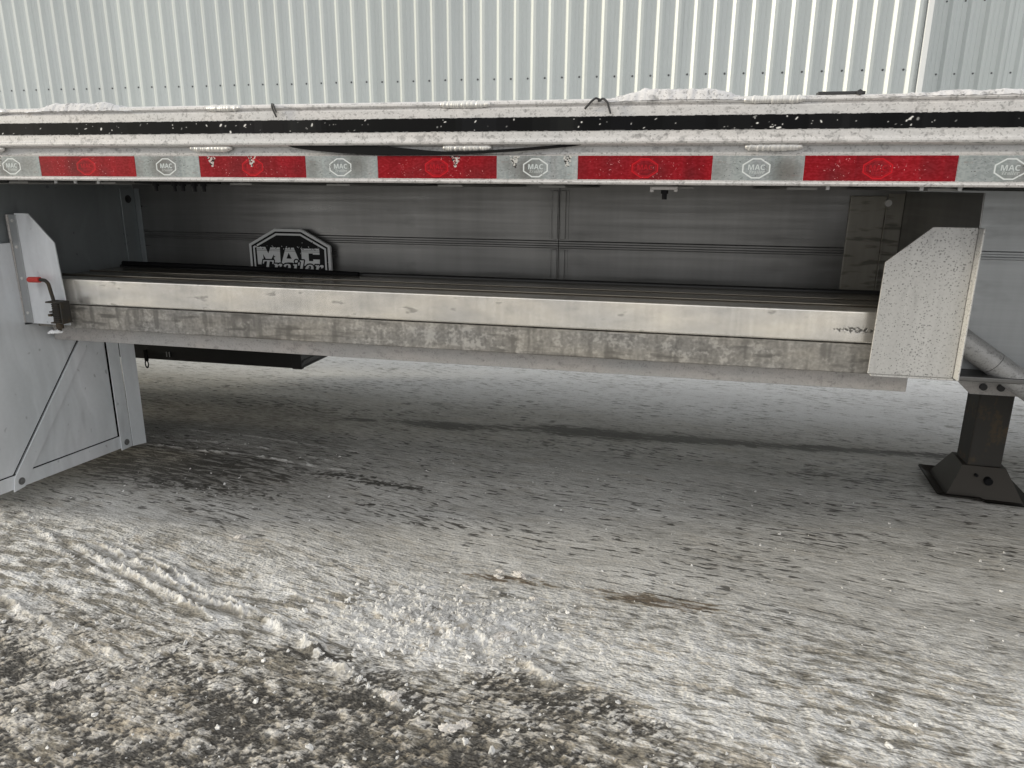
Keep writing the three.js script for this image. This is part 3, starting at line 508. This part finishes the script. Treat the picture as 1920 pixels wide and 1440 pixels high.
{ // emblem plate standing off the web
  const cx = -1.334, pts = []; const w = 0.157, yT = 0.846, yS = 0.791, hw = 0.053, yB = 0.575, yL = 0.63;
  pts.push([cx - w, yL], [cx - hw, yB], [cx + hw, yB], [cx + w, yL], [cx + w, yS], [cx + hw, yT], [cx - hw, yT], [cx - w, yS]);
  const c = document.createElement('canvas'); c.width = c.height = 512; const k = c.getContext('2d'), q = rng(9);
  const S = 512 / 0.33, px = (x) => 256 + (x - cx) * S, py = (y) => (yT + 0.02 - y) * S;
  const grey = '#dcdedf', ink = '#050608';
  k.fillStyle = grey; k.fillRect(0, 0, 512, 512);
  const oct = (i) => { k.beginPath(); const f = 1 - i / w, ym = (yT + yB) / 2, fy = 1 - i / ((yT - yB) / 2); pts.forEach(([x, y], n) => { const X = px(cx + (x - cx) * f), Y = py(ym + (y - ym) * fy); n ? k.lineTo(X, Y) : k.moveTo(X, Y); }); k.closePath(); };
  k.fillStyle = ink; oct(0.0095); k.fill(); k.fillStyle = grey; oct(0.0155); k.fill(); k.fillStyle = ink; oct(0.0225); k.fill();
  const gy = py(0.782), gb = py(0.7195); k.fillStyle = grey;
  const L = (list) => { k.beginPath(); list.forEach(([x, y], i) => { const X = px(cx + x), Y = mix(gy, gb, y); i ? k.lineTo(X, Y) : k.moveTo(X, Y); }); k.closePath(); k.fill(); };
  L([[-0.128, 0.02], [-0.093, 0], [-0.083, 0.36], [-0.073, 0.02], [-0.036, 0], [-0.037, 1], [-0.062, 1], [-0.062, 0.42], [-0.077, 0.8], [-0.09, 0.8], [-0.104, 0.42], [-0.102, 1], [-0.127, 1]]);
  L([[-0.014, 0.02], [0.018, 0], [0.043, 1], [0.014, 1], [0.010, 0.84], [-0.010, 0.84], [-0.014, 1], [-0.036, 1]]);
  L([[0.046, 0.04], [0.11, 0.02], [0.116, 0.1], [0.116, 0.36], [0.09, 0.36], [0.09, 0.3], [0.074, 0.3], [0.074, 0.72], [0.09, 0.72], [0.09, 0.62], [0.116, 0.62], [0.114, 0.98], [0.046, 1]]);
  k.fillStyle = ink; L([[-0.003, 0.3], [0.007, 0.62], [-0.013, 0.62]]);
  k.strokeStyle = ink; k.lineWidth = 3; for (const y of [0.12, 0.2]) { k.beginPath(); k.moveTo(px(cx - 0.128), mix(gy, gb, y)); k.lineTo(px(cx + 0.116), mix(gy, gb, y + 0.02)); k.globalAlpha = 0.3; k.stroke(); k.globalAlpha = 1; }
  k.textAlign = 'center'; k.textBaseline = 'alphabetic'; k.font = 'italic bold 104px serif'; k.lineJoin = 'round'; k.lineWidth = 14; k.strokeStyle = ink; k.strokeText('Trailer', px(cx + 0.002), py(0.688)); k.fillStyle = grey; k.fillText('Trailer', px(cx + 0.002), py(0.688));
  for (let i = 0; i < 80; i++) { const e = i < 50; k.fillStyle = q() < (e ? 0.5 : 0.8) ? grey : ink; const x = q() * 512, y = e ? mix(gy - 8, gy + 10, q()) : q() * 512; k.beginPath(); k.ellipse(e ? px(cx - 0.13 + 0.25 * q()) : x, y, 1 + 4 * q(), 1 + 2.2 * q(), q() * 3, 0, 7); k.fill(); }
  const t = finish(new THREE.CanvasTexture(c), true, THREE.ClampToEdgeWrapping); t.repeat.set(1 / 0.33, 1 / 0.33); t.offset.set(0.5 - cx / 0.33, 1 - (yT + 0.02) / 0.33);
  const g = poly(pts, 0.012, 0.001); g.translate(0, 0, -0.766);
  const em = mesh('emblem_plate', g, std({ map: t, roughness: 0.75 }), trailer); em.userData.label = 'black octagon emblem plate with silver lettering';
  for (const [x, y] of [[cx - 0.09, 0.73], [cx + 0.09, 0.73]]) mesh('spacer', cyl(V3(x, y, -0.79), V3(x, y, -0.766), 0.012, 10), M.darkSteel, em);
}
{ // end panels of the bay below the rail
  mesh('end_panel', polyZY([[-0.07, 0.80], [-0.07, 0.992], [-0.788, 0.992], [-0.788, 0.55], [-0.24, 0.55], [-0.24, 0.80]], 0.004, -1.975), M.shadedSheet, trailer);
  const st = mesh('panel_flange', merge([box(-1.9705, -1.966, 0.66, 0.978, -0.786, -0.716, 0.0015), box(-1.9655, -1.945, 0.66, 0.978, -0.789, -0.785, 0.001)]), M.shadedSheet, trailer);
  mesh('bolt', merge([cyl(V3(-1.966, 0.941, -0.75), V3(-1.958, 0.941, -0.75), 0.010, 6), cyl(V3(-1.966, 0.941, -0.75), V3(-1.9635, 0.941, -0.75), 0.014, 14)]), M.darkSteel, st);
  mesh('end_panel', polyZY([[-0.205, 0.60], [-0.205, 0.90], [-0.215, 0.992], [-0.788, 0.992], [-0.788, 0.62], [-0.3, 0.60]], 0.004, 0.648), M.web, trailer);
  const rst = mesh('panel_flange', merge([box(0.498, 0.597, 0.66, 0.978, -0.7885, -0.780, 0.002), box(0.5975, 0.601, 0.655, 0.96, -0.7885, -0.774, 0.001), box(0.602, 0.647, 0.66, 0.985, -0.7885, -0.784, 0.001)]), M.stained, trailer); rst.userData.label = 'brown stained flange plate';
  mesh('bolt', cyl(V3(0.600, 0.958, -0.782), V3(0.600, 0.958, -0.768), 0.010, 10), M.weld, rst);
}
{ // storage tray hung below the deck
  const xL = -1.935, xR = 0.64;
  const tray = new THREE.Group(); tray.name = 'storage_tray'; trailer.add(tray);
  mesh('front_bar', box(xL, xR, 0.6385, 0.7165, -0.31, -0.25, 0.005), M.barTop, tray);
  const lb = mesh('front_bar', box(xL, xR, 0.5625, 0.6355, -0.312, -0.253, 0.004), M.barLow, tray); lb.userData.label = 'dirt crusted bar';
  mesh('lower_lip', merge([box(-1.93, 0.583, 0.511, 0.60, -0.318, -0.302, 0.002), box(-1.93, 0.583, 0.509, 0.5145, -0.56, -0.319, 0.002)]), M.lip, tray);
  mesh('tray_floor', box(xL + 0.02, xR - 0.005, 0.7085, 0.7125, -0.60, -0.311, 0.001), M.trayFloor, tray);
  mesh('floor_rib', box(xL + 0.02, xR - 0.005, 0.7128, 0.7175, -0.36, -0.352, 0.002), M.trayFloor, tray);
  mesh('floor_rib', box(xL + 0.02, xR - 0.005, 0.7128, 0.716, -0.475, -0.466, 0.0015), M.trayFloor, tray);
  mesh('back_rail', merge([box(-1.915, xR - 0.005, 0.70, 0.7215, -0.62, -0.602, 0.007), box(-1.90, xR - 0.005, 0.60, 0.699, -0.61, -0.604, 0.001)]), M.backRail, tray);
  mesh('rubber_rod', tube([[-1.88, 0.727, -0.585], [-1.6, 0.7255, -0.588], [-1.3, 0.7225, -0.59], [-1.0, 0.7165, -0.592]], 0.0085, 30, 10), M.black, tray);
  // right end plate with folded edges
  const pr = mesh('end_plate', (() => { const g = poly([[0.463, 0.577], [0.641, 0.577], [0.645, 0.58], [0.6455, 0.915], [0.643, 0.918], [0.555, 0.918], [0.467, 0.838]], 0.005, 0.001); g.translate(0, 0, -0.205); return g; })(), M.plate, tray);
  pr.userData.label = 'speckled end plate with folded edge';
  mesh('plate_edge', merge([box(0.6462, 0.6502, 0.5765, 0.9175, -0.205, -0.174, 0.0015)]), M.plate, pr);
  mesh('plate_edge', box(0.468, 0.645, 0.5725, 0.5765, -0.205, -0.192, 0.0012), M.plate, pr);
  // hinged gate at the other end
  const gate = mesh('end_plate', (() => { const g = poly([[-1.928, 0.577], [-1.79, 0.577], [-1.801, 0.825], [-1.879, 0.909], [-1.928, 0.909]], 0.005, 0.001); g.translate(0, 0, -0.232); return g; })(), M.sheet, tray); gate.userData.label = 'plain white hinged end plate';
  mesh('hinge_leaf', box(-1.947, -1.921, 0.579, 0.905, -0.2265, -0.224, 0.0006), M.bareMetal, gate);
  const kn = []; for (let i = 0; i < 13; i++) kn.push(cyl(V3(-1.952, 0.579 + i * 0.0251, -0.2255), V3(-1.952, 0.579 + i * 0.0251 + 0.0242, -0.2255), 0.0045, 10));
  mesh('hinge_knuckle', merge(kn), M.lip, gate);
  for (const y of [0.887, 0.81, 0.716, 0.61]) mesh('rivet', cyl(V3(-1.934, y, -0.2245), V3(-1.934, y, -0.2215), 0.0045, 10), M.weld, gate);
  // spring latch
  const latch = new THREE.Group(); latch.name = 'spring_latch'; tray.add(latch);
  const lz = -0.20;
  mesh('latch_rod', tube([[-1.845, 0.7175, lz], [-1.828, 0.716, lz], [-1.818, 0.706, lz], [-1.814, 0.685, lz], [-1.8095, 0.66, lz], [-1.806, 0.63, lz], [-1.802, 0.565, lz]], 0.0052), M.rust, latch);
  const gr = mesh('latch_grip', (() => { const g = merge([cyl(V3(-1.882, 0.7165, lz), V3(-1.846, 0.7175, lz), 0.0085, 18), new THREE.SphereGeometry(0.0085, 14, 10).translate(-1.882, 0.7165, lz)]); return metric(g); })(), M.red, latch); gr.userData.label = 'red grip';
  mesh('latch_bracket', merge([box(-1.829, -1.778, 0.650, 0.6545, -0.225, -0.188, 0.001), box(-1.820, -1.776, 0.588, 0.5925, -0.225, -0.188, 0.001), box(-1.782, -1.777, 0.59, 0.653, -0.225, -0.19, 0.001), box(-1.826, -1.808, 0.62, 0.624, -0.222, -0.194, 0.001), box(-1.824, -1.812, 0.610, 0.617, -0.21, -0.186, 0.001)]), M.rust, latch);
  const coil = []; for (let i = 0; i <= 90; i++) { const a = i * 0.62; coil.push([-1.800 + 0.0125 * Math.cos(a), 0.594 + i * 0.00061, lz + 0.0125 * Math.sin(a)]); }
  mesh('latch_spring', metric(new THREE.TubeGeometry(new THREE.CatmullRomCurve3(coil.map((p) => V3(...p))), 300, 0.0024, 6)), M.rust, latch);
  mesh('latch_body', cyl(V3(-1.800, 0.572, lz), V3(-1.800, 0.652, lz), 0.0105, 14), M.rust, latch);
}
{ // white box below the bay: its end wall faces the open yard
  const X = -1.95, b = new THREE.Group(); b.name = 'side_box'; trailer.add(b);
  mesh('box_wall', polyZY([[0.0, 0.086], [0.0, 0.822], [-0.22, 0.822], [-0.222, 0.572], [-0.579, 0.56], [-0.578, 0.05]], 0.004, X - 0.004), M.sheet, b);
  mesh('box_wall', box(-4.2, X - 0.0045, 0.09, 0.82, -0.004, 0.0, 0.001), M.sheet, b);
  mesh('box_wall', box(-4.2, X - 0.0045, 0.816, 0.82, -0.218, -0.0045, 0.001), M.sheet, b);
  mesh('box_wall', box(-4.2, X - 0.0045, 0.09, 0.50, -0.578, -0.574, 0.001), M.sheet, b);
  const bolt = (z, y, x, par) => mesh('bolt', merge([cyl(V3(x, y, z), V3(x + 0.007, y, z), 0.0075, 6), cyl(V3(x, y, z), V3(x + 0.002, y, z), 0.0115, 16)]), M.boltGrey, par);
  const quad = (pts, d, x) => polyZY(pts, d, x, 0.0008);
  const bot = mesh('trim', quad([[0.0, 0.086], [0.0, 0.128], [-0.53, 0.1], [-0.53, 0.054]], 0.004, X + 0.0005), M.sheet, b);
  const diag = mesh('brace_strap', quad([[-0.075, 0.075], [-0.115, 0.078], [-0.132, 0.1], [-0.490, 0.52], [-0.44, 0.52], [-0.085, 0.118]], 0.004, X + 0.005), M.sheet, b);
  const vert = mesh('trim', quad([[-0.527, 0.047], [-0.527, 0.50], [-0.578, 0.50], [-0.580, 0.046]], 0.004, X + 0.005), M.sheet, b);
  const lipG = polyZY([[-0.5805, 0.046], [-0.5805, 0.50], [-0.640, 0.50], [-0.637, 0.0405]], 0.003, 0); lipG.translate(0, 0, 0.58); lipG.rotateY(-0.22); lipG.translate(X + 0.009, 0, -0.58); mesh('trim', lipG, M.sheet, b);
  const gap_shade = (pts, x) => polyZY(pts, 0.0016, x, 0.0003);  // black strips along strap and trim edges, drawn as gap shadow
  mesh('gap_shade', merge([gap_shade([[-0.115, 0.0795], [-0.1345, 0.1015], [-0.4945, 0.523], [-0.470, 0.523], [-0.1, 0.09]], X + 0.0003), gap_shade([[-0.086, 0.121], [-0.4415, 0.521], [-0.4385, 0.521], [-0.083, 0.121]], X + 0.0003),
    gap_shade([[-0.13, 0.119], [-0.13, 0.1245], [-0.527, 0.1035], [-0.527, 0.098]], X + 0.0003), gap_shade([[0.0, 0.126], [0.0, 0.1312], [-0.1, 0.1256], [-0.1, 0.12]], X + 0.0003), gap_shade([[-0.5235, 0.1], [-0.5235, 0.5], [-0.53, 0.5], [-0.53, 0.1]], X + 0.0003)]), M.black, b);
  bolt(-0.105, 0.1, X + 0.009, diag); bolt(-0.553, 0.071, X + 0.009, vert);
  mesh('latch_seat', merge([lump(0.012, 0.008, 0.01, 4, 0.5).translate(-1.823, 0.560, -0.19), lump(0.016, 0.007, 0.012, 8, 0.5).translate(-1.806, 0.562, -0.19)]), M.ice, b).name = 'ice_crust';
}
{ // dark tool box on the far side of the beams
  const t = new THREE.Group(); t.name = 'tool_box'; trailer.add(t);
  mesh('box_body', box(-2.75, -1.655, 0.172, 0.45, -1.628, -1.352, 0.003), M.toolbox, t);
  mesh('corner_post', box(-1.70, -1.652, 0.170, 0.45, -1.372, -1.349, 0.002), M.toolbox, t);
  mesh('box_rim', merge([box(-1.651, -1.6475, 0.20, 0.21, -1.6, -1.36, 0.001), box(-1.651, -1.6475, 0.176, 0.182, -1.6, -1.36, 0.001)]), M.darkSteel, t);
  const ring = new THREE.TorusGeometry(0.011, 0.003, 8, 20); ring.scale(0.8, 1.6, 1); ring.translate(-2.47, 0.150, -1.338); mesh('hasp', merge([metric(ring), box(-2.48, -2.462, 0.165, 0.22, -1.346, -1.336, 0.002)]), M.black, t);
  for (const x of [-2.36, -2.345]) mesh('hook', box(x - 0.002, x + 0.002, 0.19, 0.215, -1.35, -1.345, 0.001), M.bareMetal, t);
}
{ // landing gear
  const g = new THREE.Group(); g.name = 'landing_gear'; trailer.add(g);
  const cx = 1.055, cz = -1.0;
  const gs = poly([[0.862, 0.4515], [0.952, 0.366], [1.25, 0.366], [1.32, 0.4515]], 0.008, 0.001); gs.translate(0, 0, -0.902); const gu = mesh('gusset', gs, M.lip, g);
  const gb = poly([[0.862, 0.4515], [0.952, 0.366], [1.25, 0.366], [1.32, 0.4515]], 0.008, 0.001); gb.translate(0, 0, -1.08); mesh('gusset', gb, M.lip, g);
  for (const x of [0.985, 1.035]) mesh('bolt', cyl(V3(x, 0.392, -0.894), V3(x, 0.392, -0.886), 0.011, 14), M.darkSteel, gu);
  mesh('leg', box(cx - 0.052, cx + 0.052, 0.075, 0.366, cz - 0.052, cz + 0.052, 0.007), M.rust, g);
  mesh('leg_housing', box(cx - 0.066, cx + 0.066, 0.369, 0.96, cz - 0.066, cz + 0.066, 0.006), M.recess, g);
  // sand shoe: bent plate cone on a dished base
  const foot = (() => {
    const fr = []; const b = 0.112, t = 0.064, h0 = 0.012, h1 = 0.108;
    const c0 = [[-b, h0, b], [b, h0, b], [b, h0, -b], [-b, h0, -b]], c1 = [[-t, h1, t], [t, h1, t], [t, h1, -t], [-t, h1, -t]];
    const P = [], tri = (a, bb, c) => P.push(...a, ...bb, ...c);
    for (let i = 0; i < 4; i++) { const j = (i + 1) % 4; tri(c0[i], c0[j], c1[j]); tri(c0[i], c1[j], c1[i]); }
    tri(c1[0], c1[1], c1[2]); tri(c1[0], c1[2], c1[3]);
    const q = new THREE.BufferGeometry(); q.setAttribute('position', new THREE.BufferAttribute(new Float32Array(P), 3)); q.computeVertexNormals(); fr.push(metric(q));
    const pl = new THREE.PlaneGeometry(0.29, 0.27, 16, 14); pl.rotateX(-Math.PI / 2); const pp = pl.attributes.position;
    for (let i = 0; i < pp.count; i++) { const x = pp.getX(i), z = pp.getZ(i), e = Math.max(Math.abs(x) / 0.145, Math.abs(z) / 0.135); pp.setY(i, 0.006 + 0.02 * Math.pow(e, 6) * (x < 0 ? 1 : 0.4)); }
    pl.computeVertexNormals(); const under = pl.clone(); under.scale(1, 1, 1); under.translate(0, -0.005, 0); fr.push(metric(pl), metric(under));
    const m = merge(fr); m.rotateY(rad(-4)); m.translate(cx, 0.0, cz); return m;
  })();
  const ft = mesh('foot', foot, std({ color: lin(0.036, 0.031, 0.025), roughness: 0.65, metalness: 0.2, side: THREE.DoubleSide }), g);
  mesh('slot_dark', merge([cyl(V3(cx + 0.005, 0.068, cz + 0.075), V3(cx + 0.005, 0.066, cz + 0.094), 0.013, 14), cyl(V3(cx - 0.03, 0.082, cz + 0.07), V3(cx - 0.03, 0.082, cz + 0.085), 0.005, 10)]), M.black, ft);  // black cylinders standing in for the dark slot hole in the shoe
  mesh('brace_tube', merge([cyl(V3(0.70, 0.665, -0.74), V3(1.36, 0.22, -0.74), 0.036, 28)]), M.recess, g);
  mesh('tube_joint', cyl(V3(0.9376, 0.5045, -0.74), V3(0.9385, 0.5038, -0.74), 0.0368, 28), M.darkSteel, g);
}

// ------------------------------------------------------------------ frozen snow on the rail, wire ends, snow lumps on the ground
function slab(x0, x1, y, hgt, z0, z1, seed) {
  const nx = 70, nz = 10, g = new THREE.PlaneGeometry(1, 1, nx, nz); g.rotateX(-Math.PI / 2); const p = g.attributes.position;
  for (let i = 0; i < p.count; i++) {
    const u = p.getX(i) + 0.5, v = p.getZ(i) + 0.5, x = mix(x0, x1, u), z = mix(z0, z1, v);
    const e = Math.pow(sat(Math.min(u, 1 - u) * 3.4), 0.7) * Math.pow(sat(Math.min(v, 1 - v) * 5 + 0.02), 0.5);
    p.setXYZ(i, x, y + hgt * e * (0.82 + 0.3 * fbm(x * 18 + seed, z * 30, 4) + 0.07 * noise(x * 130, z * 130)) + 0.0014 * noise(x * 300, z * 300), z + 0.003 * noise(x * 70, seed));
  }
  g.computeVertexNormals(); return metric(g);
}
M.frost = std({ map: T.rail, color: lin(1.0, 1.01, 1.03), roughness: 0.75, bumpMap: T.rail, bumpScale: 0.003 });
tag(mesh('frozen_snow', slab(-1.6, -1.29, 1.1635, 0.026, -0.05, 0.0085, 3), M.frost), 'crusty white frozen snow on the top of the side rail, left of the wire ends', 'frozen snow', 'frozen snow crusts on the rail');
tag(mesh('frozen_snow', slab(-0.17, 0.125, 1.166, 0.032, -0.07, 0.0065, 8), M.frost), 'highest grey-white frozen snow mound on the rail, right of the bent double wire', 'frozen snow', 'frozen snow crusts on the rail');
tag(mesh('frozen_snow', slab(0.36, 0.75, 1.168, 0.014, -0.06, 0.006, 15), M.frost), 'long low frozen snow crust on the rail at the right, below the white corner trim', 'frozen snow', 'frozen snow crusts on the rail');
{
  const a = thing('wire_tie', 'short dark wire loop hooked on the rail below the ribbed wall at the left', 'wire', 'wire ends on the side rail');
  mesh('wire', merge([tube([[-0.927, 1.166, -0.012], [-0.923, 1.1755, 0.0], [-0.918, 1.166, 0.010], [-0.908, 1.146, 0.0115]], 0.0021, 24, 8), tube([[-0.921, 1.1745, -0.002], [-0.914, 1.1725, 0.011], [-0.907, 1.156, 0.0125]], 0.0021, 20, 8)]), M.darkSteel, a);
  const b = thing('wire_tie', 'two bent dark wire ends spread like a moustache over the rail', 'wire', 'wire ends on the side rail');
  mesh('wire', tube([[-0.203, 1.154, 0.0105], [-0.19, 1.168, 0.011], [-0.181, 1.1745, 0.009], [-0.172, 1.1715, 0.007]], 0.0023, 26, 8), M.darkSteel, b);
  mesh('wire', tube([[-0.176, 1.169, 0.007], [-0.166, 1.1735, 0.009], [-0.157, 1.166, 0.0115], [-0.149, 1.144, 0.0115]], 0.0023, 26, 8), M.darkSteel, b);
  const c = thing('metal_bar', 'flat dark bar with a round nut lying on the right part of the rail', 'metal bar');
  mesh('bar', box(0.252, 0.338, 1.1752, 1.181, -0.03, -0.004, 0.001), M.darkSteel, c); mesh('nut', cyl(V3(0.326, 1.178, -0.004), V3(0.326, 1.178, 0.004), 0.0055, 6), M.darkSteel, c);
}
{
  const list = [
    [-0.347, -0.078, 0.026, 0.011, 0.012, 'largest flat white snow flake beside the brown stain'], [-0.4, -0.062, 0.017, 0.007, 0.01, 'white snow flake left of the largest flake by the brown stain'], [-0.403, -0.09, 0.013, 0.006, 0.008, 'small white snow flake behind the flakes by the brown stain'],
    [-0.291, 0.023, 0.012, 0.008, 0.01, 'single white snow crumb nearer the camera than the brown stain'], [-0.47, 0.005, 0.012, 0.008, 0.009, 'small snow crumb between the flakes and the white broken patch'],
    [-0.499, 0.446, 0.022, 0.010, 0.012, 'long yellowish snow lump on the dark gravelly asphalt'], [-0.364, 0.498, 0.020, 0.010, 0.011, 'white snow lump in the near pair on dark gravel, left one'], [-0.337, 0.482, 0.017, 0.012, 0.010, 'white snow lump in the near pair on dark gravel, right one'],
    [-1.069, 0.552, 0.011, 0.008, 0.009, 'small bright snow lump on the gravel at the lower left'], [-1.181, 0.565, 0.018, 0.010, 0.014, 'grey ice lump beside the small bright lump at the lower left'], [-1.185, -0.093, 0.017, 0.010, 0.012, 'snow lump at the start of the tyre ridges under the trailer edge'],
    [-0.33, 0.20, 0.03, 0.010, 0.014, 'flat tilted snow piece at the right of the white broken patch'],
  ];
  list.forEach(([x, z, rx, ry, rz, label], i) => { const m = mesh('snow_lump', lump(rx * 0.8, ry * 0.75, rz * 0.8, i + 1, 0.7, 3, 2.1), M.lump); m.position.set(x, groundAt(x, z, false).h + ry * 0.05, z); m.rotation.y = i * 1.3 % 1.2 - 0.5; tag(m, label, 'snow lump', 'snow lumps lying on the ground'); });
  // crumbs of broken snow: far too many to count
  const q = rng(31), gs = lump(1, 0.75, 0.8, 5, 0.7, 1, 1.6), n = 3000, im = new THREE.InstancedMesh(gs, M.ice, n), d = new THREE.Object3D(), col = new THREE.Color();
  const gauss = () => (q() + q() + q() - 1.5) * 1.15;
  for (let i = 0; i < n; i++) {
    const t = q(); let x, z, s;
    if (t < 0.42) { x = -0.47 + 0.24 * gauss(); z = 0.17 + 0.11 * gauss(); s = 0.0022 + 0.006 * q() ** 3; }
    else if (t < 0.6) { const l = RIDGES[Math.floor(q() * 10)][0], k = Math.floor(q() * (l.length - 1)), f = q(); x = mix(l[k][0], l[k + 1][0], f) + 0.007 * gauss(); z = mix(l[k][1], l[k + 1][1], f) + 0.007 * gauss(); s = 0.0015 + 0.003 * q() ** 2; }
    else if (t < 0.85) { x = mix(-1.7, 0.8, q()); z = mix(0.28, 0.85, q()); s = 0.0016 + 0.0055 * q() ** 4; }
    else { x = mix(-1.9, 1.3, q()); z = mix(-0.9, 0.3, q()); s = 0.0014 + 0.003 * q() ** 4; }
    const h = groundAt(x, z, false).h; d.position.set(x, h + s * 0.2, z); d.rotation.set(0.5 * q(), 6.28 * q(), 0.5 * q()); d.scale.set(s * (0.8 + 0.6 * q()), s * (0.6 + 0.5 * q()), s); d.updateMatrix(); im.setMatrixAt(i, d.matrix);
    const c = 0.55 + 0.45 * q(); im.setColorAt(i, col.setRGB(c, c * 0.98, c * 0.95));
  }
  im.name = 'snow_crumbs'; im.castShadow = im.receiveShadow = true; im.userData = { kind: 'stuff', label: 'scattered crumbs of broken snow on the icy ground', category: 'snow crumbs' }; scene.add(im);
}

renderer.render(scene, camera);
